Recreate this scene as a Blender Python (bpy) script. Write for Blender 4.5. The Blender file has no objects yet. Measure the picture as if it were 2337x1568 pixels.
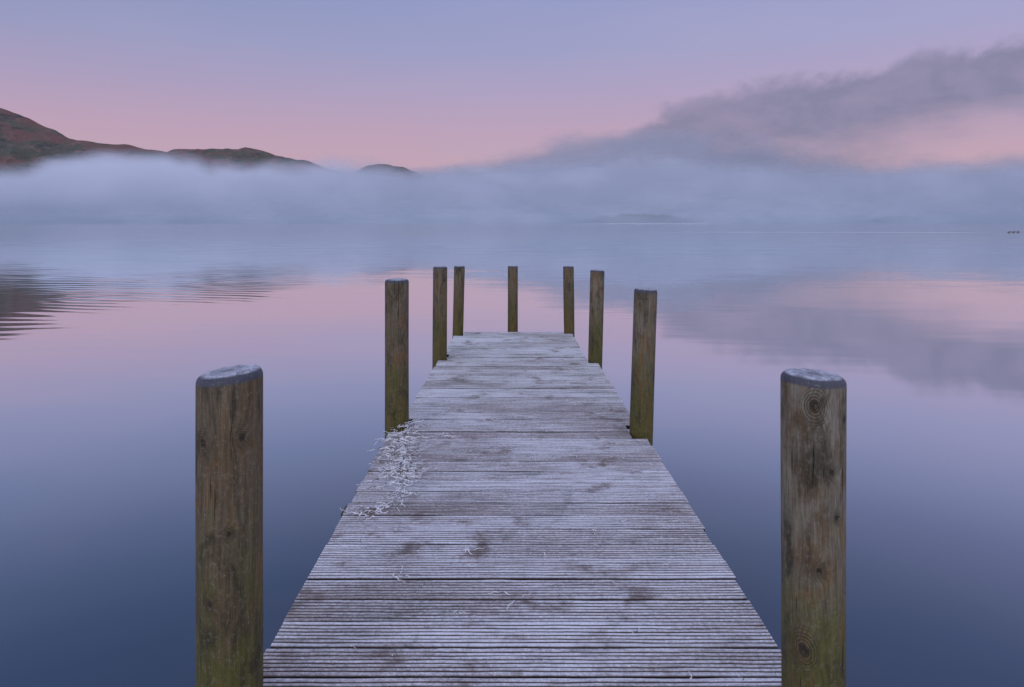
import bpy, bmesh, math, random
from mathutils import Vector, noise, Matrix
random.seed(7)
scene = bpy.context.scene
scene.view_settings.view_transform = 'Standard'
scene.view_settings.look = 'None'
scene.view_settings.exposure = 0
H = 1.45          # eye height above deck
WATER = -0.5      # water level below deck top
F = 1558.0        # focal length in photo units

# ------------------------------------------------------------ node helper
class NT:
    def __init__(s, tree):
        s.t = tree; s.n = tree.nodes; s.l = tree.links
        s.n.clear()
    def new(s, typ, **kw):
        nd = s.n.new(typ)
        for k, v in kw.items(): setattr(nd, k, v)
        return nd
    def link(s, a, b): s.l.new(a, b)
    def put(s, sock, v):
        if isinstance(v, bpy.types.NodeSocket): s.l.new(v, sock)
        elif v is not None: sock.default_value = v
    def m(s, op, a, b=None, c=None, clamp=False):
        nd = s.n.new('ShaderNodeMath'); nd.operation = op; nd.use_clamp = clamp
        s.put(nd.inputs[0], a)
        if b is not None: s.put(nd.inputs[1], b)
        if c is not None: s.put(nd.inputs[2], c)
        return nd.outputs[0]
    def ss(s, v, lo, hi, a=0.0, b=1.0, interp='SMOOTHSTEP'):
        nd = s.n.new('ShaderNodeMapRange'); nd.interpolation_type = interp
        s.put(nd.inputs['Value'], v)
        for k, x in (('From Min', lo), ('From Max', hi), ('To Min', a), ('To Max', b)):
            s.put(nd.inputs[k], x)
        return nd.outputs[0]
    def mix(s, f, a, b, mode='MIX'):
        nd = s.n.new('ShaderNodeMix'); nd.data_type = 'RGBA'; nd.blend_type = mode
        s.put(nd.inputs[0], f)
        for sock, v in ((nd.inputs[6], a), (nd.inputs[7], b)):
            if isinstance(v, tuple): sock.default_value = (v[0], v[1], v[2], 1)
            else: s.put(sock, v)
        return nd.outputs[2]
    def noise(s, vec, scale=5, detail=4, rough=0.5, dist=0.0, color=False):
        nd = s.n.new('ShaderNodeTexNoise')
        s.put(nd.inputs['Vector'], vec); nd.inputs['Scale'].default_value = scale
        nd.inputs['Detail'].default_value = detail; nd.inputs['Roughness'].default_value = rough
        nd.inputs['Distortion'].default_value = dist
        return nd.outputs['Color'] if color else nd.outputs['Fac']
    def xyz(s, x, y, z):
        nd = s.n.new('ShaderNodeCombineXYZ')
        for i, v in enumerate((x, y, z)): s.put(nd.inputs[i], v)
        return nd.outputs[0]
    def sep(s, v):
        nd = s.n.new('ShaderNodeSeparateXYZ'); s.put(nd.inputs[0], v)
        return nd.outputs
    def scale(s, v, sc):
        nd = s.n.new('ShaderNodeVectorMath'); nd.operation = 'MULTIPLY'
        s.put(nd.inputs[0], v); nd.inputs[1].default_value = sc
        return nd.outputs[0]
    def ramp(s, f, stops, interp='LINEAR'):
        nd = s.n.new('ShaderNodeValToRGB'); s.put(nd.inputs[0], f)
        cr = nd.color_ramp; cr.interpolation = interp
        while len(cr.elements) > 1: cr.elements.remove(cr.elements[-1])
        for i, (p, c) in enumerate(stops):
            e = cr.elements[0] if i == 0 else cr.elements.new(p)
            e.position = p
            e.color = (c[0], c[1], c[2], 1) if isinstance(c, tuple) else (c, c, c, 1)
        return nd.outputs[0]
    def attr(s, name):
        nd = s.n.new('ShaderNodeAttribute'); nd.attribute_name = name
        return nd.outputs['Fac']
    def bump(s, h, strength=0.5, dist=0.01):
        nd = s.n.new('ShaderNodeBump'); s.put(nd.inputs['Height'], h)
        nd.inputs['Strength'].default_value = strength; nd.inputs['Distance'].default_value = dist
        return nd.outputs[0]

def material(name):
    m = bpy.data.materials.new(name); m.use_nodes = True
    return m, NT(m.node_tree)
def finish(nt, color, rough=0.8, normal=None, spec=0.3):
    b = nt.new('ShaderNodeBsdfPrincipled'); o = nt.new('ShaderNodeOutputMaterial')
    nt.put(b.inputs['Base Color'], color if not isinstance(color, tuple) else (*color, 1))
    nt.put(b.inputs['Roughness'], rough)
    b.inputs['Specular IOR Level'].default_value = spec
    if normal is not None: nt.link(normal, b.inputs['Normal'])
    nt.link(b.outputs[0], o.inputs[0])
def mesh_obj(name, verts, faces, mat, smooth=False, attrs=None, parent=None):
    me = bpy.data.meshes.new(name); me.from_pydata(verts, [], faces); me.update()
    if attrs:
        for k, vals in attrs.items():
            a = me.attributes.new(k, 'FLOAT', 'POINT'); a.data.foreach_set('value', vals)
    if smooth: me.polygons.foreach_set('use_smooth', [True]*len(me.polygons))
    if mat: me.materials.append(mat)
    ob = bpy.data.objects.new(name, me); scene.collection.objects.link(ob)
    if parent: ob.parent = parent
    return ob
def interp(pts, x):
    if x <= pts[0][0]: return pts[0][1]
    for (a, b), (c, d) in zip(pts, pts[1:]):
        if x <= c:
            t = (x-a)/(c-a); t = t*t*(3-2*t)*0.5 + t*0.5
            return b + (d-b)*t
    return pts[-1][1]

# ------------------------------------------------------------ world / sky
SUN_EL, SUN_AZ = math.radians(14), math.radians(200)   # low, behind the viewer
w = bpy.data.worlds.new("sky"); scene.world = w; w.use_nodes = True
nt = NT(w.node_tree)
tc = nt.new('ShaderNodeTexCoord').outputs['Generated']
X, Y, Z = nt.sep(tc)
az = nt.m('ARCTAN2', X, Y)
base = nt.ramp(Z, [(0.0, (.44, .36, .48)), (.075, (.530, .360, .450)), (.125, (.505, .350, .475)),
                   (.18, (.425, .345, .520)), (.235, (.350, .345, .555)), (.31, (.300, .330, .565)),
                   (.45, (.235, .285, .49)), (.6, (.40, .45, .70)), (1.0, (.80, .86, 1.10))])
# slightly deeper blue to the left, lighter to the right
lr = nt.ss(az, -.65, .65, .86, 1.12, 'LINEAR')
hi = nt.ss(Z, .10, .30)
lrf = nt.m('ADD', nt.m('MULTIPLY', nt.m('SUBTRACT', lr, 1.0), hi), 1.0)
base = nt.mix(1.0, base, nt.xyz(lrf, nt.m('POWER', lrf, .6), nt.m('POWER', lrf, .5)), 'MULTIPLY')
# drifting cloud bank to the right
wv = nt.xyz(nt.m('MULTIPLY', az, 11.0), nt.m('MULTIPLY', Z, 14.0), 7.9)
n1 = nt.noise(wv, 1.4, 8, .56, .25)
n2 = nt.noise(nt.scale(wv, (.5, 1.1, 1)), 1.1, 6, .55, .2)
top = nt.ramp(nt.ss(az, 0, .8, 0, 1, 'LINEAR'), [(0, .085), (.10, .105), (.20, .130), (.27, .162), (.36, .184), (.48, .196), (.62, .196), (.72, .212), (.82, .215), (1, .22)], 'LINEAR')
nn = nt.m('MULTIPLY', nt.m('SUBTRACT', n1, .5), .080)
e1 = nt.ss(nt.m('ADD', nt.m('SUBTRACT', top, Z), nn), -.002, .026)
bot = nt.ss(az, .15, .75, .04, .138, 'LINEAR')
e2 = nt.ss(nt.m('ADD', nt.m('SUBTRACT', Z, bot), nt.m('MULTIPLY', nt.m('SUBTRACT', n2, .5), .11)), -.045, .045)
e3 = nt.ss(nt.m('ADD', az, nt.m('MULTIPLY', nn, 1.6)), .06, .25)
cl = nt.m('MULTIPLY', nt.m('MULTIPLY', e1, e2), e3)
tex = nt.ss(n2, .3, .68, .74, 1.0)
cl = nt.m('MULTIPLY', cl, tex)
front = nt.ss(Y, 0.0, .3)
cl = nt.m('MULTIPLY', cl, front)
ccol = nt.mix(nt.ss(n1, .35, .65), (.200, .200, .320), (.255, .235, .370))
base = nt.mix(cl, base, ccol)
# faint veil
n3 = nt.noise(nt.xyz(nt.m('MULTIPLY', az, 2.0), nt.m('MULTIPLY', Z, 9.0), 9.1), 1.4, 4, .5)
veil = nt.m('MULTIPLY', nt.ss(n3, .4, .75), .16)
base = nt.mix(veil, base, (.46, .40, .57))
# dawn glow behind the viewer
back = nt.ss(Y, .35, -.5)
base = nt.mix(back, base, (.96, .98, 1.22))
sky = nt.new('ShaderNodeTexSky', sky_type='NISHITA')
sky.sun_disc = False; sky.sun_elevation = SUN_EL; sky.sun_rotation = SUN_AZ
bg1 = nt.new('ShaderNodeBackground'); nt.link(base, bg1.inputs[0]); bg1.inputs[1].default_value = 0.98
bg2 = nt.new('ShaderNodeBackground'); nt.link(sky.outputs[0], bg2.inputs[0]); bg2.inputs[1].default_value = 0.004
ad = nt.new('ShaderNodeAddShader'); nt.link(bg1.outputs[0], ad.inputs[0]); nt.link(bg2.outputs[0], ad.inputs[1])
o = nt.new('ShaderNodeOutputWorld'); nt.link(ad.outputs[0], o.inputs[0])

sl = bpy.data.lights.new("sun", 'SUN'); sl.energy = 0.5; sl.angle = math.radians(35); sl.color = (1, .93, .93)
so = bpy.data.objects.new("sun", sl); scene.collection.objects.link(so)
d = Vector((math.sin(SUN_AZ)*math.cos(SUN_EL), math.cos(SUN_AZ)*math.cos(SUN_EL), math.sin(SUN_EL)))
so.rotation_euler = (-d).to_track_quat('-Z', 'Y').to_euler(); so.location = (0, -10, 10)

# ------------------------------------------------------------ camera
cam = bpy.data.cameras.new("camera"); co = bpy.data.objects.new("camera", cam); scene.collection.objects.link(co)
co.location = (0, 0, H); co.rotation_euler = (math.radians(90), 0, 0)
cam.sensor_width = 36; cam.lens = 36*F/2337
cam.shift_x = 0.0024; cam.shift_y = -0.1203
cam.clip_start = 0.05; cam.clip_end = 20000
scene.camera = co

# ------------------------------------------------------------ water
mw, nt = material("lake_water")
pos = nt.new('ShaderNodeNewGeometry').outputs['Position']
px, py, pz = nt.sep(pos)
lw = nt.new('ShaderNodeLayerWeight'); lw.inputs['Blend'].default_value = .5
R = nt.ramp(lw.outputs['Facing'], [(0, .03), (.30, .045), (.46, .092), (.52, .15), (.59, .28), (.64, .41), (.69, .58), (.74, .74), (.79, .86), (.88, .96), (1, .985)])
dist = nt.m('SQRT', nt.m('ADD', nt.m('MULTIPLY', px, px), nt.m('MULTIPLY', py, py)))
v1 = nt.scale(pos, (.35, 1.0, 1))
c1 = nt.noise(v1, .9, 3, .5, color=True)
c2 = nt.noise(nt.scale(pos, (.22, 1.6, 1)), 2.3, 2, .5, color=True)
a1 = nt.sep(c1); a2 = nt.sep(c2)
# rippled patch off to the left
warp = nt.noise(nt.scale(pos, (.18, .25, 1)), 1.0, 2, .5)
warp2 = nt.noise(nt.scale(pos, (.5, .8, 1)), 1.0, 2, .5)
ph = nt.m('ADD', nt.m('MULTIPLY', py, 12.5), nt.m('ADD', nt.m('MULTIPLY', warp, 22.0), nt.m('MULTIPLY', px, 2.2)))
rip = nt.m('SINE', ph)
ma = nt.m('MULTIPLY', nt.ss(px, -3.5, -9.0), nt.m('MULTIPLY', nt.ss(py, 9.5, 12.5), nt.ss(py, 44, 24)))
rip = nt.m('MULTIPLY', nt.m('MULTIPLY', rip, nt.m('MULTIPLY', ma, nt.ss(warp2, .3, .6, .35, 1.0))), .012)
patch = nt.ss(nt.noise(nt.scale(pos, (.05, .16, 1)), 1.0, 3, .5), .35, .7, .25, 1.0)
sy = nt.m('ADD', nt.m('MULTIPLY', nt.m('SUBTRACT', a1[0], .5), .020), nt.m('MULTIPLY', nt.m('MULTIPLY', nt.m('SUBTRACT', a2[0], .5), .030), patch))
sy = nt.m('ADD', sy, rip)
sx = nt.m('MULTIPLY', nt.m('SUBTRACT', a1[1], .5), .014)
nrm = nt.new('ShaderNodeVectorMath', operation='NORMALIZE'); nt.link(nt.xyz(sx, sy, 1.0), nrm.inputs[0])
g = nt.new('ShaderNodeBsdfGlossy'); g.inputs['Color'].default_value = (.95, .985, 1, 1)
rr = nt.ss(dist, 12, 90, .045, .11)
nt.link(rr, g.inputs['Roughness']); nt.link(nrm.outputs[0], g.inputs['Normal'])
df = nt.new('ShaderNodeBsdfDiffuse'); df.inputs['Color'].default_value = (.010, .030, .074, 1)
mx = nt.new('ShaderNodeMixShader'); nt.link(R, mx.inputs[0]); nt.link(df.outputs[0], mx.inputs[1]); nt.link(g.outputs[0], mx.inputs[2])
o = nt.new('ShaderNodeOutputMaterial'); nt.link(mx.outputs[0], o.inputs[0])
S = 6000
mesh_obj("lake_water", [(-S, -S, WATER), (S, -S, WATER), (S, S, WATER), (-S, S, WATER)], [(0, 1, 2, 3)], mw)

# ------------------------------------------------------------ hills
mh, nt = material("hillside")
pos = nt.new('ShaderNodeNewGeometry').outputs['Position']
a = nt.noise(pos, .012, 7, .62, .6); b = nt.noise(pos, .06, 7, .7); c = nt.noise(nt.scale(pos, (1, 1, 2.5)), .022, 7, .65)
col = nt.mix(nt.ss(a, .44, .58), (.185, .105, .105), (.105, .112, .100))  # distance haze is mixed into the hill colours, lighter and bluer
col = nt.mix(nt.ss(b, .50, .66), col, (.215, .150, .142))
col = nt.mix(nt.ss(c, .54, .66), col, (.070, .076, .082))
finish(nt, col, .95, nt.bump(b, 1.0, 18))
def hill(name, ridge, Yd, depth, seed):
    n, m = 260, 80; vs = []; fs = []
    x0, x1 = ridge[0][0], ridge[-1][0]
    for i in range(n):
        px_ = x0 + (x1-x0)*i/(n-1)
        hx = (503-interp(ridge, px_))/F*Yd + H
        Xw = (px_-1163)/F*Yd
        for j in range(m):
            t = -1 + 2*j/(m-1)
            f = max(0, 1-abs(t))**1.15
            nz = noise.fractal(Vector((Xw*.006, t*depth*.006, seed)), 1.0, 2.0, 6)
            n1_ = noise.fractal(Vector((Xw*.03, t*depth*.03, seed)), .9, 2.1, 5)
            n0 = noise.fractal(Vector((Xw*.03, 3, seed)), 1.0, 2.0, 5)
            z = hx*f + (nz*.30+n1_*.05)*hx*f*min(1, abs(t)*3) + n0*2.6*f
            vs.append((Xw, Yd+t*depth, z-2 - (0 if abs(t) < 1 else 5)))
    for i in range(n-1):
        for j in range(m-1):
            k = i*m+j; fs.append((k, k+m, k+m+1, k+1))
    return mesh_obj(name, vs, fs, mh, True)
hill("hill", [(-900, 330), (-500, 200), (-200, 190), (-60, 225), (0, 242), (60, 263), (110, 287), (160, 311), (230, 322), (290, 327), (340, 336), (420, 350), (600, 430), (760, 503)], 1400, 420, 1.3)
hill("hill", [(180, 503), (300, 380), (400, 338), (460, 336), (520, 337), (545, 337), (560, 332), (600, 340), (640, 353), (690, 362), (760, 385), (1000, 503)], 1750, 420, 5.1)
hill("hill", [(640, 503), (760, 420), (840, 376), (880, 371), (915, 378), (945, 389), (1010, 430), (1150, 503)], 2300, 500, 9.4)

# ------------------------------------------------------------ fog banks
def fog(name, Rad, prof, soft, maxa, colL, colR, colBase, seed, nk, hsc, z_lo=-1.0, hs=1.0, hib=.22):
    m, nt = material(name)
    pos = nt.new('ShaderNodeNewGeometry').outputs['Position']
    px, py, pz = nt.sep(pos)
    k = 1000.0/Rad*hs
    nv = nt.xyz(nt.m('MULTIPLY', px, k*.008), nt.m('MULTIPLY', py, k*.008), nt.m('MULTIPLY', pz, k*.018))
    ad = nt.new('ShaderNodeVectorMath', operation='ADD'); nt.link(nv, ad.inputs[0]); ad.inputs[1].default_value = (seed, seed*.7, 0)
    n1 = nt.noise(ad.outputs[0], 1.0, 7, .52, .3)
    n2 = nt.noise(ad.outputs[0], .35, 4, .5)
    dn = nt.attr('dens')
    nz = nt.m('ADD', nt.m('MULTIPLY', nt.m('SUBTRACT', n1, .5), nk), nt.m('MULTIPLY', nt.m('SUBTRACT', n2, .5), nk*1.0))
    al = nt.ss(nt.m('ADD', dn, nz), -.45, 1.25)
    al = nt.m('MULTIPLY', al, maxa)
    lr = nt.ss(nt.m('ADD', nt.m('DIVIDE', px, Rad), nt.m('MULTIPLY', nt.m('SUBTRACT', n2, .5), .35)), -.55, -.05)
    col = nt.mix(lr, colL, colR)
    hh = nt.m('MULTIPLY', pz, 1.0/hsc)
    col = nt.mix(nt.ss(hh, .85, .0), col, colBase)  # fog's brighter left and dimmer base are put into its albedo
    col = nt.mix(nt.ss(n1, .35, .7, 0, hib), col, (.60, .64, .79))
    df = nt.new('ShaderNodeBsdfDiffuse'); nt.link(col, df.inputs[0])
    tr = nt.new('ShaderNodeBsdfTransparent')
    mx = nt.new('ShaderNodeMixShader'); nt.link(al, mx.inputs[0]); nt.link(tr.outputs[0], mx.inputs[1]); nt.link(df.outputs[0], mx.inputs[2])
    o = nt.new('ShaderNodeOutputMaterial'); nt.link(mx.outputs[0], o.inputs[0])
    vs, fs, dens = [], [], []
    na, nh = 260, 50; top = 330/F*Rad
    for i in range(na):
        A = math.radians(-62 + 124*i/(na-1))
        xx, yy = Rad*math.sin(A), Rad*math.cos(A)
        px_ = 1163 + F*math.tan(A)
        zt = (503-interp(prof, px_))/F*yy + H
        for j in range(nh):
            z = WATER + z_lo + (top)*(j/(nh-1))**1.3
            vs.append((xx, yy, z)); dens.append((zt-z)/(soft/F*yy))
    for i in range(na-1):
        for j in range(nh-1):
            k_ = i*nh+j; fs.append((k_, k_+nh, k_+nh+1, k_+1))
    return mesh_obj(name, vs, fs, m, True, {'dens': dens})
P0 = [(-600, 480), (700, 440), (900, 385), (1050, 358), (1200, 338), (1300, 318), (1420, 303), (1550, 306), (1700, 312), (1850, 345), (2000, 366), (2337, 366), (2900, 370)]
fog("fog_plume", 1250, P0, 34, .85, (.34, .37, .47), (.285, .32, .42), (.29, .34, .45), 31.0, 2.2, 95, hs=1.5, hib=.12)
P1 = [(-600, 350), (0, 385), (60, 382), (120, 360), (250, 346), (370, 340), (430, 352), (480, 374), (600, 366), (680, 368), (750, 357), (850, 360), (950, 380),
      (1010, 374), (1100, 366), (1200, 362), (1300, 354), (1400, 352), (1550, 358), (1700, 366), (1850, 372), (2000, 374), (2200, 374), (2337, 370), (2900, 360)]
fog("fog_bank", 1000, P1, 28, 1.0, (.54, .585, .735), (.350, .390, .51), (.30, .36, .475), 2.0, 1.6, 100, hs=1.2)
P2 = [(-600, 440), (0, 450), (300, 458), (700, 430), (1100, 435), (1500, 430), (1900, 440), (2337, 430), (2900, 430)]
fog("fog_bank", 720, P2, 60, .70, (.40, .455, .59), (.31, .36, .475), (.265, .32, .435), 7.0, 1.2, 45)
P3 = [(-600, 478), (0, 480), (1200, 478), (1500, 474), (1900, 478), (2900, 478)]
fog("mist", 470, P3, 24, .85, (.34, .405, .53), (.29, .35, .465), (.275, .335, .45), 12.0, .9, 8)

# ------------------------------------------------------------ wooded islands
mt, nt = material("island_trees")
pos = nt.new('ShaderNodeNewGeometry').outputs['Position']
finish(nt, nt.mix(nt.noise(pos, .6, 3), (.03, .04, .035), (.07, .075, .06)), .95)
def island(cx, cy, wid, hgt, n):
    bm = bmesh.new()
    for k in range(n):
        u = random.uniform(-1, 1); v = random.uniform(-.35, .35)
        h = hgt*(1-abs(u)**2.2)*random.uniform(.55, 1.0)+.8
        x, y = cx+u*wid/2, cy+v*wid/2
        for q in range(3):
            r = h*random.uniform(.16, .30)
            mt4 = Matrix.Translation((x+random.uniform(-r, r), y+random.uniform(-r, r), WATER+h*(.35+.27*q))) @ Matrix.Diagonal((r, r, r*1.1, 1))
            ret = bmesh.ops.create_icosphere(bm, subdivisions=2, radius=1, matrix=mt4)
            for vv in ret['verts']:
                vv.co += Vector((noise.noise(vv.co*1.3), noise.noise(vv.co*1.3+Vector((5, 5, 5))), noise.noise(vv.co*1.3+Vector((9, 1, 3)))))*r*.5
        bmesh.ops.create_cone(bm, segments=5, radius1=.22, radius2=.1, depth=h*.7, matrix=Matrix.Translation((x, y, WATER+h*.35)))
    ret = bmesh.ops.create_icosphere(bm, subdivisions=3, radius=1, matrix=Matrix.Translation((cx, cy, WATER)) @ Matrix.Diagonal((wid*.53, wid*.22, .9, 1)))
    me = bpy.data.meshes.new("wooded_island"); bm.to_mesh(me); bm.free(); me.materials.append(mt)
    ob = bpy.data.objects.new("wooded_island", me); scene.collection.objects.link(ob)
island(620*(1460-1163)/F, 620, 108, 6.5, 170)
island(640*(2045-1163)/F, 640, 54, 5.0, 80)

# ------------------------------------------------------------ jetty posts
def post_material(name, knots, warm=.85, crk_lo=.675):
    mp, nt = material(name)
    tcn = nt.new('ShaderNodeTexCoord').outputs['Object']
    ox, oy, oz = nt.sep(tcn)
    rnd = nt.attr('grey')
    off = nt.m('MULTIPLY', nt.attr('seed'), 17.37)
    ang = nt.m('ARCTAN2', ox, nt.m('MULTIPLY', oy, -1))
    u = nt.m('MULTIPLY', ang, .085)
    wob = nt.noise(nt.xyz(u, oz, off), 30, 3, .5)
    kd = None
    if knots:
        for (ku, kz, ks) in knots:      # distance in "knot radii"
            du = nt.m('DIVIDE', nt.m('SUBTRACT', u, ku), ks)
            dz = nt.m('DIVIDE', nt.m('SUBTRACT', oz, kz), ks*1.35)
            dd = nt.m('SQRT', nt.m('ADD', nt.m('MULTIPLY', du, du), nt.m('MULTIPLY', dz, dz)))
            kd = dd if kd is None else nt.m('MINIMUM', kd, dd)
    else:
        kv = nt.new('ShaderNodeTexVoronoi'); kv.feature = 'F1'; kv.inputs['Scale'].default_value = 5.5; kv.inputs['Randomness'].default_value = .9
        nt.link(nt.xyz(nt.m('MULTIPLY', u, 1.3), nt.m('MULTIPLY', oz, .9), off), kv.inputs['Vector'])
        kd = nt.m('MULTIPLY', kv.outputs['Distance'], 11.0)
    kd = nt.m('ADD', kd, nt.m('MULTIPLY', nt.m('SUBTRACT', wob, .5), .6))
    knot = nt.ss(kd, 1.1, .6)
    kwarp = nt.ss(kd, 4.5, .5)
    grain_u = nt.m('ADD', nt.m('ADD', u, nt.m('MULTIPLY', kwarp, .022)), nt.m('MULTIPLY', nt.noise(nt.xyz(u, nt.m('MULTIPLY', oz, 1.0), off), 5, 2, .5), .02))
    gv = nt.xyz(grain_u, nt.m('MULTIPLY', oz, .045), off)
    g1 = nt.noise(gv, 55, 6, .65, .3)
    g2 = nt.noise(gv, 190, 3, .6)
    g3 = nt.noise(nt.xyz(u, nt.m('MULTIPLY', oz, .35), off), 9, 6, .65, 1.2)
    g4 = nt.noise(nt.xyz(u, nt.m('MULTIPLY', oz, .5), nt.m('ADD', off, 5)), 14, 6, .65)
    mott = nt.noise(nt.xyz(u, nt.m('MULTIPLY', oz, .8), off), 70, 6, .75)
    crk = nt.noise(nt.xyz(grain_u, nt.m('MULTIPLY', oz, .05), nt.m('ADD', off, 3)), 95, 2, .4)
    crack = nt.ss(crk, crk_lo, crk_lo+.05)
    rings = nt.m('MULTIPLY', nt.ss(nt.m('SINE', nt.m('MULTIPLY', nt.m('ADD', kd, nt.m('MULTIPLY', g1, .4)), 13.0)), -.1, 1), nt.ss(kd, 4.2, .8))
    col = nt.mix(nt.ss(g1, .3, .7), (.044, .030, .015), (.125, .086, .046))
    greyf = nt.m('MULTIPLY', nt.m('MULTIPLY', nt.ss(g4, .32, .60), nt.ss(oz, .10, .6)), rnd)
    col = nt.mix(greyf, col, (.200, .180, .150))
    gr = nt.m('ADD', nt.m('MULTIPLY', nt.m('SUBTRACT', g4, .5), 2.0), nt.ss(oz, 1.0, .0, -.12, .85, 'LINEAR'))
    col = nt.mix(nt.ss(gr, .12, .80, 0, .80), col, (.070, .074, .010))      # algae
    col = nt.mix(nt.ss(g3, .50, .68, 0, warm), col, (.150, .072, .020))        # orange-brown stains
    col = nt.mix(nt.ss(g3, .48, .32, 0, .80), col, (.018, .016, .009))
    col = nt.mix(nt.ss(g1, .56, .74, 0, .50), col, (.022, .016, .010))
    col = nt.mix(nt.m('MULTIPLY', rings, .7), col, (.022, .015, .009))
    col = nt.mix(nt.m('MULTIPLY', nt.ss(kd, 1.9, 1.1), .45), col, (.09, .060, .032))
    col = nt.mix(nt.m('MULTIPLY', knot, .85), col, (.018, .013, .010))
    col = nt.mix(nt.m('MULTIPLY', crack, .88), col, (.008, .006, .005))
    col = nt.mix(nt.ss(g2, .35, .65, 0, .45), col, (.024, .019, .011))
    col = nt.mix(nt.ss(mott, .50, .70, 0, .42), col, (.185, .160, .120))
    tf = nt.attr('cap')
    wet = nt.ss(nt.m('ADD', tf, nt.m('MULTIPLY', g1, .12)), .12, .50)
    col = nt.mix(nt.m('MULTIPLY', wet, .88), col, (.032, .039, .066))
    geo = nt.new('ShaderNodeNewGeometry'); nzz = nt.sep(geo.outputs['Normal'])[2]
    sp = nt.noise(tcn, 260, 4, .75); sp2 = nt.noise(tcn, 30, 5, .65)
    fr = nt.m('MULTIPLY', nt.ss(nzz, .70, .99), nt.ss(nt.m('ADD', nt.m('MULTIPLY', sp, .6), nt.m('MULTIPLY', sp2, .5)), .46, .66, .18, .92))
    col = nt.mix(fr, col, (.50, .54, .68))
    edge_fr = nt.m('MULTIPLY', nt.ss(nt.noise(tcn, 130, 5, .75), .57, .70), .42)
    col = nt.mix(edge_fr, col, (.26, .245, .25))
    hgt = nt.m('ADD', nt.m('MULTIPLY', g1, 1.0), nt.m('ADD', nt.m('MULTIPLY', g2, .5), nt.m('ADD', nt.m('MULTIPLY', crack, -2.0), nt.m('ADD', nt.m('MULTIPLY', knot, -.8), nt.m('MULTIPLY', rings, -.4)))))
    rgh = nt.ss(wet, 0, 1, .80, .42)
    finish(nt, col, rgh, nt.bump(hgt, 1.0, .005), .3)
    return mp
mp_a = post_material("weathered_post_wood", [(-.041, .845, .010), (.0625, .857, .009), (-.02, .41, .008), (.03, .60, .006)], .95, .70)
mp_b = post_material("weathered_grey_post_wood", [(-.032, .944, .014), (.065, .903, .009), (.014, .766, .008), (.030, .642, .006), (-.060, .275, .015), (-.02, .50, .007)], .5, .69)
mp_c = post_material("weathered_mossy_post_wood", None, .8, .69)

def post(xb, y, D, ztop, xt, tilt=(0, 0), grey=.4, sd=0):
    r0 = D/2; n = 80
    zb = -1.6
    zs = [zb + (ztop-.03-zb)*i/60 for i in range(61)]
    prof = [(z, 1.0, 0.0) for z in zs]
    bev = D*.13
    prof += [(ztop-bev*1.0, 1.0, .35)]
    for k in range(1, 7):
        a_ = math.pi/2*k/6
        prof.append((ztop-bev*(1-math.sin(a_)), 1-bev/r0*(1-math.cos(a_)), .35+.65*k/6))
    for q in (.88, .76, .64, .5, .38, .25, .12): prof.append((ztop+.003*(1-q), (1-bev/r0)*q, 1.0))
    vs, fs, cap = [], [], []
    for z, f, cpv in prof:
        t = z/ztop
        cx = (xt-xb)*t
        for i in range(n):
            a_ = 2*math.pi*i/n
            w_ = 1 + .030*noise.noise(Vector((math.cos(a_)*1.2, math.sin(a_)*1.2, z*.9+sd*3.1))) + .014*noise.noise(Vector((math.cos(a_)*4, math.sin(a_)*4, z*1.5+sd)))
            x_, y_ = math.cos(a_)*r0*f*w_, math.sin(a_)*r0*f*w_
            tt = max(0, min(1, (z-(ztop-.3))/.3))
            z_ = z + (x_*tilt[0]+y_*tilt[1])*tt
            if z > ztop-.002: z_ += .004*noise.noise(Vector((x_*35, y_*35, sd)))
            vs.append((x_+cx, y_, z_)); cap.append(cpv if z > ztop-.05 else 0.0)
    for j in range(len(prof)-1):
        for i in range(n):
            k = j*n+i; k2 = j*n+(i+1) % n
            fs.append((k, k2, k2+n, k+n))
    fs.append([ (len(prof)-1)*n+i for i in range(n)])
    ob = mesh_obj("wooden_post", vs, fs, {1: mp_a, 2: mp_b}.get(sd, mp_c), True, {'cap': cap, 'grey': [grey]*len(vs), 'seed': [float(sd)]*len(vs)})
    ob.location = (xb, y, 0)
    return ob
POSTS = [(-.790, 1.93, .177, 1.026, -.790, (.10, .0), .22), (.858, 1.93, .168, 1.018, .858, (-.05, .0), .95),
         (-.789, 4.78, .166, 1.039, -.789, (.0, .0), .35), (.905, 4.69, .158, .980, .936, (-.04, 0), .65),
         (-.733, 7.16, .150, .967, -.728, (0, 0), .4), (.887, 7.07, .147, .937, .911, (-.05, 0), .8),
         (-.664, 8.78, .138, .863, -.644, (0, 0), .4), (.771, 8.82, .136, .860, .760, (0, 0), .4),
         (.043, 8.985, .133, .852, .043, (0, 0), .5)]
for i, p in enumerate(POSTS): post(*p, sd=i+1)

# ------------------------------------------------------------ jetty
jetty = bpy.data.objects.new("wooden_jetty", None); scene.collection.objects.link(jetty)
md, nt = material("frosted_decking")
pos = nt.new('ShaderNodeNewGeometry').outputs['Position']
px, py, pz = nt.sep(pos)
gro = nt.attr('groove'); tone = nt.attr('tone'); gap = nt.attr('edge')
off = nt.m('MULTIPLY', tone, 31.0)
gvv = nt.xyz(nt.m('MULTIPLY', px, .12), py, off)
g1 = nt.noise(gvv, 60, 5, .65, .2)
blot = nt.noise(nt.xyz(px, nt.m('MULTIPLY', py, .9), 0.5), 2.2, 6, .65, .4)
blot2 = nt.noise(nt.xyz(nt.m('MULTIPLY', px, .5), py, nt.m('MULTIPLY', tone, 6)), 6.5, 6, .68, .4)
blot3 = nt.noise(nt.xyz(px, py, 4.2), 5.5, 7, .68, .3)
wide = nt.noise(nt.xyz(nt.m('MULTIPLY', px, .5), py, 8.8), 1.6, 4, .6)
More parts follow.
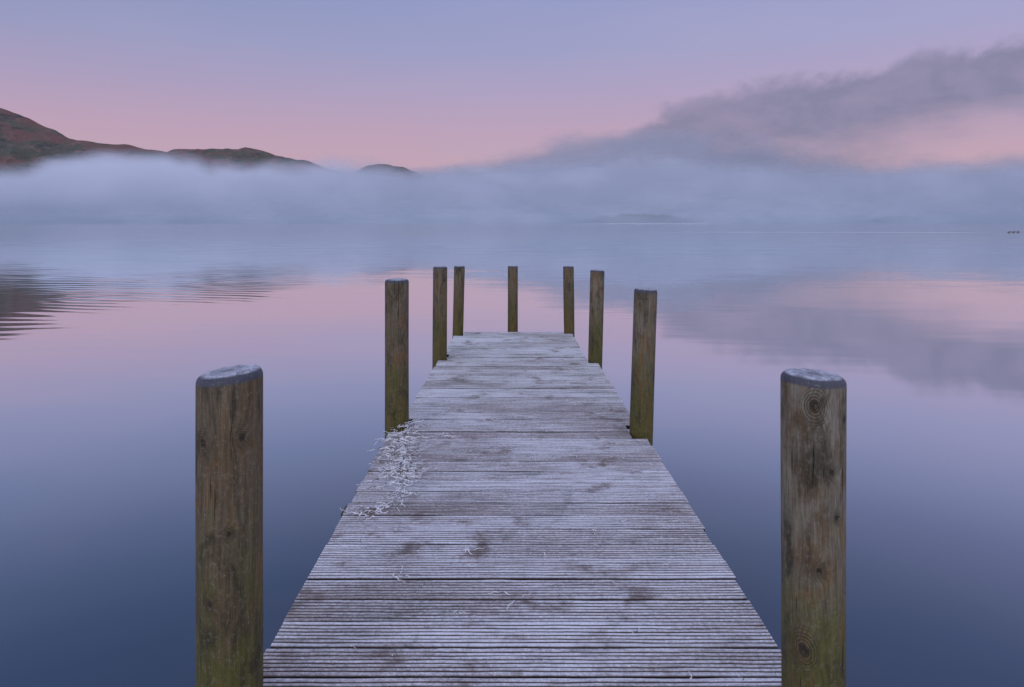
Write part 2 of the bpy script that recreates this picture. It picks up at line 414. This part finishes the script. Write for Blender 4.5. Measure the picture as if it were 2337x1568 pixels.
fine = nt.noise(pos, 300, 3, .8); mid = nt.noise(nt.scale(pos, (1, 1.6, 1)), 55, 5, .72)
rb = nt.noise(nt.xyz(nt.m('MULTIPLY', px, .6), nt.m('MULTIPLY', py, 18), off), 3.5, 4, .65)   # ridge-to-ridge change
wood = nt.mix(nt.ss(g1, .3, .7), (.070, .046, .042), (.165, .120, .110))
wood = nt.mix(nt.ss(blot2, .45, .7), wood, (.085, .078, .070))
fa = nt.m('ADD', nt.m('MULTIPLY', fine, .42), nt.m('ADD', nt.m('MULTIPLY', mid, .60), nt.m('ADD', nt.m('MULTIPLY', rb, .55), nt.m('MULTIPLY', tone, .14))))
fa = nt.m('SUBTRACT', fa, nt.ss(wide, .62, .38, -.02, .10))
fa = nt.ss(fa, .60, 1.00, .18, .95)
dark = nt.m('MULTIPLY', nt.ss(blot3, .50, .68), nt.ss(blot, .38, .58))
dark2 = nt.ss(blot2, .54, .74, 0, .65)
fa = nt.m('MULTIPLY', fa, nt.m('SUBTRACT', 1.0, nt.m('MULTIPLY', dark, .82)))
fa = nt.m('MULTIPLY', fa, nt.m('SUBTRACT', 1.0, nt.m('MULTIPLY', dark2, .7)))
fa = nt.m('MULTIPLY', fa, nt.ss(gro, .0, .7, 1.0, .08))
frc = nt.mix(nt.ss(fine, .4, .7), (.51, .54, .68), (.82, .84, .93))
frc = nt.mix(nt.m('MULTIPLY', nt.ss(py, 4.5, 6.5), nt.ss(blot2, .35, .6, .05, .35)), frc, (.48, .55, .55))
col = nt.mix(fa, wood, frc)
col = nt.mix(nt.ss(gro, .3, 1.0, 0, .80), col, (.048, .025, .024))
col = nt.mix(nt.m('MULTIPLY', gap, .85), col, (.012, .009, .009))
finish(nt, col, .85, nt.bump(nt.m('ADD', fine, nt.m('MULTIPLY', g1, .6)), .7, .003), .25)

def edges(y):
    if y < 4.69: L, Rr = -.819, .915
    elif y < 7.08: t = (y-4.69)/2.39; L, Rr = -.783+.045*t, .908-.010*t
    else: L, Rr = -.700, .802
    return L, Rr
BW = .140; GAP = .0070
vs, fs, gr_, tn_, ed_ = [], [], [], [], []
def board(xl, xr, y0, y1, z0, tone_, rot=0, tiltx=0):
    nr = 7; W = y1-y0; pitch = W/nr; dep = .0065
    prof = [(0.0, -.030, 1.0, 1), (0.0, -.007, .8, 1), (.0022, 0, 0, 0)]
    for k in range(nr):
        s0 = k*pitch
        if k > 0: prof += [(s0+.0042, -dep*.12, .2, 0), (s0+.0054, 0, 0, 0)]
        e = s0+pitch
        if k < nr-1: prof += [(e-.0054, 0, 0, 0), (e-.0042, -dep*.12, .2, 0), (e-.0031, -dep, 1, 0), (e+.0031, -dep, 1, 0)]
    prof += [(W-.0022, 0, 0, 0), (W, -.007, .8, 1), (W, -.030, 1.0, 1)]
    nseg = 44 if y0 > 1.5 else 10; b0 = len(vs); m_ = len(prof)
    sd = random.random()*100; tl = random.uniform(-.016, .016)
    for i in range(nseg+1):
        x = xl+(xr-xl)*i/nseg
        bow = .0022*noise.noise(Vector((x*1.4, sd, 0)))
        for q_, (s, z, g_, e_) in enumerate(prof):
            dz = .0018*noise.noise(Vector((x*2.5, y0*3, sd)))
            jy = .0011*noise.noise(Vector((x*14, q_*.37, sd))) if 0 < q_ < m_-1 else 0
            jz = .0016*noise.noise(Vector((x*9, s*60, sd+4)))
            vs.append((x, y0+s+rot*(x)+bow+jy, z0+z+dz+jz+tiltx*x+(s-W/2)*tl))
            gr_.append(g_); tn_.append(tone_); ed_.append(e_)
    for i in range(nseg):
        for j in range(m_-1):
            k = b0+i*m_+j
            fs.append((k, k+m_, k+m_+1, k+1))
        fs.append((b0+i*m_+m_-1, b0+(i+1)*m_+m_-1, b0+(i+1)*m_, b0+i*m_))
    fs.append(list(range(b0, b0+m_))[::-1]); fs.append(list(range(b0+nseg*m_, b0+nseg*m_+m_)))
# cut the run so that boards end on the section joints
joints = [4.69, 7.08, 8.90]
start = -3.0
for J in joints:
    nb = round((J-start)/(BW+GAP)); step = (J-start)/nb
    for b_ in range(nb):
        y0 = start+b_*step + .0015; wj = random.uniform(-.003, .003)
        y1 = start+(b_+1)*step - GAP + wj
        if b_ == nb-1: y1 -= .007
        yc = (y0+y1)/2
        L, Rr = edges(yc)
        L += random.uniform(-.006, .006); Rr += random.uniform(-.006, .006)
        for (pxb, pyb, D, *_r) in POSTS[:8]:
            if y1 > pyb-D/2-.006 and y0 < pyb+D/2+.006:
                if pxb < 0: L = max(L, pxb+D/2+.008)
                else: Rr = min(Rr, pxb-D/2-.008)
        board(L, Rr, y0, y1, random.uniform(-.0025, .0025), random.random(), random.uniform(-.0016, .0016), random.uniform(-.0015, .0015))
    start = J
mesh_obj("deck_boards", vs, fs, md, False, {'groove': gr_, 'tone': tn_, 'edge': ed_}, jetty)

mb, nt = material("mossy_beam_wood")
pos = nt.new('ShaderNodeNewGeometry').outputs['Position']
n_ = nt.noise(pos, 14, 5, .6); n2_ = nt.noise(nt.scale(pos, (.1, 1, 1)), 40, 4, .6)
finish(nt, nt.mix(nt.ss(n_, .4, .65), nt.mix(n2_, (.03, .022, .015), (.085, .06, .04)), (.05, .06, .018)), .9, nt.bump(n2_, .6, .004))
def beam(name, x0, x1, y0, y1, z0, z1):
    bm = bmesh.new()
    bmesh.ops.create_cube(bm, size=1, matrix=Matrix.Translation(((x0+x1)/2, (y0+y1)/2, (z0+z1)/2)) @ Matrix.Diagonal((x1-x0, y1-y0, z1-z0, 1)))
    bmesh.ops.bevel(bm, geom=bm.edges[:], offset=.005, segments=2, affect='EDGES')
    me = bpy.data.meshes.new(name); bm.to_mesh(me); bm.free(); me.materials.append(mb)
    ob = bpy.data.objects.new(name, me); scene.collection.objects.link(ob); ob.parent = jetty
for i, xx in enumerate((-.64, .05, .72)):
    beam("stringer_%d" % i, xx-.035, xx+.035, -3, 8.86 if i == 1 else 8.65, -.20, -.040)
for i, yy in enumerate((0.4, 2.08, 3.60, 4.92, 6.2, 7.30, 8.60)):
    L, Rr = edges(yy)
    beam("cross_beam_%d" % i, (-.885 if i == 2 else L+.03), Rr-.03, yy-.04, yy+.04, -.33, -.203)
beam("cross_beam_end", -.878, -.70, 3.55, 3.66, -.20, -.075)

# ------------------------------------------------------------ frosted straw
mg, nt = material("frosted_straw")
pos = nt.new('ShaderNodeNewGeometry').outputs['Position']
n_ = nt.noise(pos, 28, 3, .6)
finish(nt, nt.mix(nt.ss(n_, .36, .54), (.085, .055, .040), (.74, .76, .84)), .9)
sv, sf = [], []
def straw(x, y, z, L, a, curl, rad):
    pts = []; cx, cy = x, y; ang_ = a; n = 8
    for i in range(n):
        hz = z + abs(math.sin(i*1.1+a))*.010
        pts.append(Vector((cx, cy, hz))); cx += math.cos(ang_)*L/n; cy += math.sin(ang_)*L/n; ang_ += curl
    for i, p in enumerate(pts):
        t_ = (pts[min(i+1, n-1)]-pts[max(i-1, 0)]).normalized(); s_ = Vector((-t_.y, t_.x, 0)).normalized(); u_ = t_.cross(s_)
        r = rad*(1-.6*i/(n-1))
        for k in range(4):
            c_ = math.pi/2*k+.4
            sv.append(tuple(p+s_*math.cos(c_)*r+u_*math.sin(c_)*r))
    b0 = len(sv)-4*n
    for i in range(n-1):
        for k in range(4):
            a_, b_ = b0+i*4+k, b0+i*4+(k+1) % 4
            sf.append((a_, b_, b_+4, a_+4))
path = [(4.72, -.69), (4.4, -.70), (4.1, -.66), (3.9, -.62), (3.75, -.585)]
for _ in range(250):
    t = random.random()**1.1; q = t*4; i = min(3, int(q)); f_ = q-i
    yy = path[i][0]+(path[i+1][0]-path[i][0])*f_; xx = path[i][1]+(path[i+1][1]-path[i][1])*f_
    straw(xx+random.gauss(0, .032), yy+random.gauss(0, .06), .005+random.random()**1.5*.045, random.uniform(.07, .22), random.uniform(0, 6.28), random.gauss(0, .22), random.uniform(.0016, .0030))
for (xx, yy, n) in ((-.66, 3.40, 16), (-.56, 3.52, 9), (-.72, 3.33, 6), (-.60, 3.62, 8), (-.45, 4.6, 5), (-.40, 2.72, 3), (.05, 2.62, 3), (-.15, 2.95, 3)):
    for _ in range(n): straw(xx+random.gauss(0, .035), yy+random.gauss(0, .04), .005, random.uniform(.06, .16), random.uniform(0, 6.28), random.gauss(0, .22), .0021)
for _ in range(80):
    straw(random.uniform(-.7, .8), random.uniform(2.1, 5.2), .004, random.uniform(.02, .08), random.gauss(.2, .8), random.gauss(0, .2), .0014)
mesh_obj("dried_grass", sv, sf, mg, True)

# ------------------------------------------------------------ ducks
mk, nt = material("duck_feathers")
oc = nt.new('ShaderNodeTexCoord').outputs['Object']
finish(nt, nt.mix(nt.ss(nt.noise(oc, 12, 3), .4, .6), (.03, .025, .022), (.09, .07, .055)), .8)
def duck(x, y, s, yaw):
    me = bpy.data.meshes.new("duck")
    P = [(-.27, 0, .13), (-.18, 0, .10), (-.05, 0, .08), (.10, 0, .085), (.19, 0, .14), (.215, 0, .22), (.235, 0, .285), (.29, 0, .275), (.345, 0, .262)]
    Rr = [(.012, .006), (.07, .045), (.115, .085), (.105, .085), (.055, .05), (.034, .034), (.045, .045), (.024, .016), (.018, .006)]
    me.from_pydata([Vector(p)*s for p in P], [(i, i+1) for i in range(len(P)-1)], [])
    me.materials.append(mk)
    ob = bpy.data.objects.new("duck", me); scene.collection.objects.link(ob)
    mod = ob.modifiers.new("skin", 'SKIN')
    for i, r in enumerate(Rr): me.skin_vertices[0].data[i].radius = (r[0]*s, r[1]*s)
    me.skin_vertices[0].data[2].use_root = True
    ob.modifiers.new("sub", 'SUBSURF').levels = 2
    ob.modifiers["sub"].render_levels = 2
    ob.location = (x, y, WATER-.01*s); ob.rotation_euler = (0, 0, yaw)
duck(79.0, 108, 1.1, .15); duck(80.3, 108.8, 1.1, -.1); duck(81.9, 110.0, 1.1, .25)

# faint wake / wind line; its sky reflection is put in as pale matte colour
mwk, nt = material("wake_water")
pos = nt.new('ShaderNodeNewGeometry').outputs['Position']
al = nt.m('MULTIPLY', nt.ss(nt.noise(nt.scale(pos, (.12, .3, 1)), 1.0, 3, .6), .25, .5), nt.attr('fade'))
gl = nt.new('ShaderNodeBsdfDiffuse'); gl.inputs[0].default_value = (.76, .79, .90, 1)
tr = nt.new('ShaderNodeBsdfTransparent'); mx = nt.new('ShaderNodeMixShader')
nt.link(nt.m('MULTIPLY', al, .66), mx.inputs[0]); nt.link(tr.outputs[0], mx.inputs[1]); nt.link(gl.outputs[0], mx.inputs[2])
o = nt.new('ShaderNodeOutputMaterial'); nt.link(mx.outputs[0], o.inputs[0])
def wake(name, xa, ya, xb, yb, wid):
    vs_, fs_, fd = [], [], []
    for i in range(61):
        t = i/60; x = xa+(xb-xa)*t; y_ = ya+(yb-ya)*t+.4*noise.noise(Vector((t*6, 0, 1)))
        for j, f_ in ((-1, 0), (0, 1), (1, 0)):
            vs_.append((x, y_+j*wid/2, WATER+.004)); fd.append(f_*min(1, t*3)*min(1, (1-t)*8))
    for i in range(60):
        for j in range(2):
            k = i*3+j; fs_.append((k, k+3, k+4, k+1))
    mesh_obj(name, vs_, fs_, mwk, True, {'fade': fd})
wake("duck_wake", 20, 114, 78.0, 108, 6)
wake("wind_line", 38, 400, 120, 400, 110)
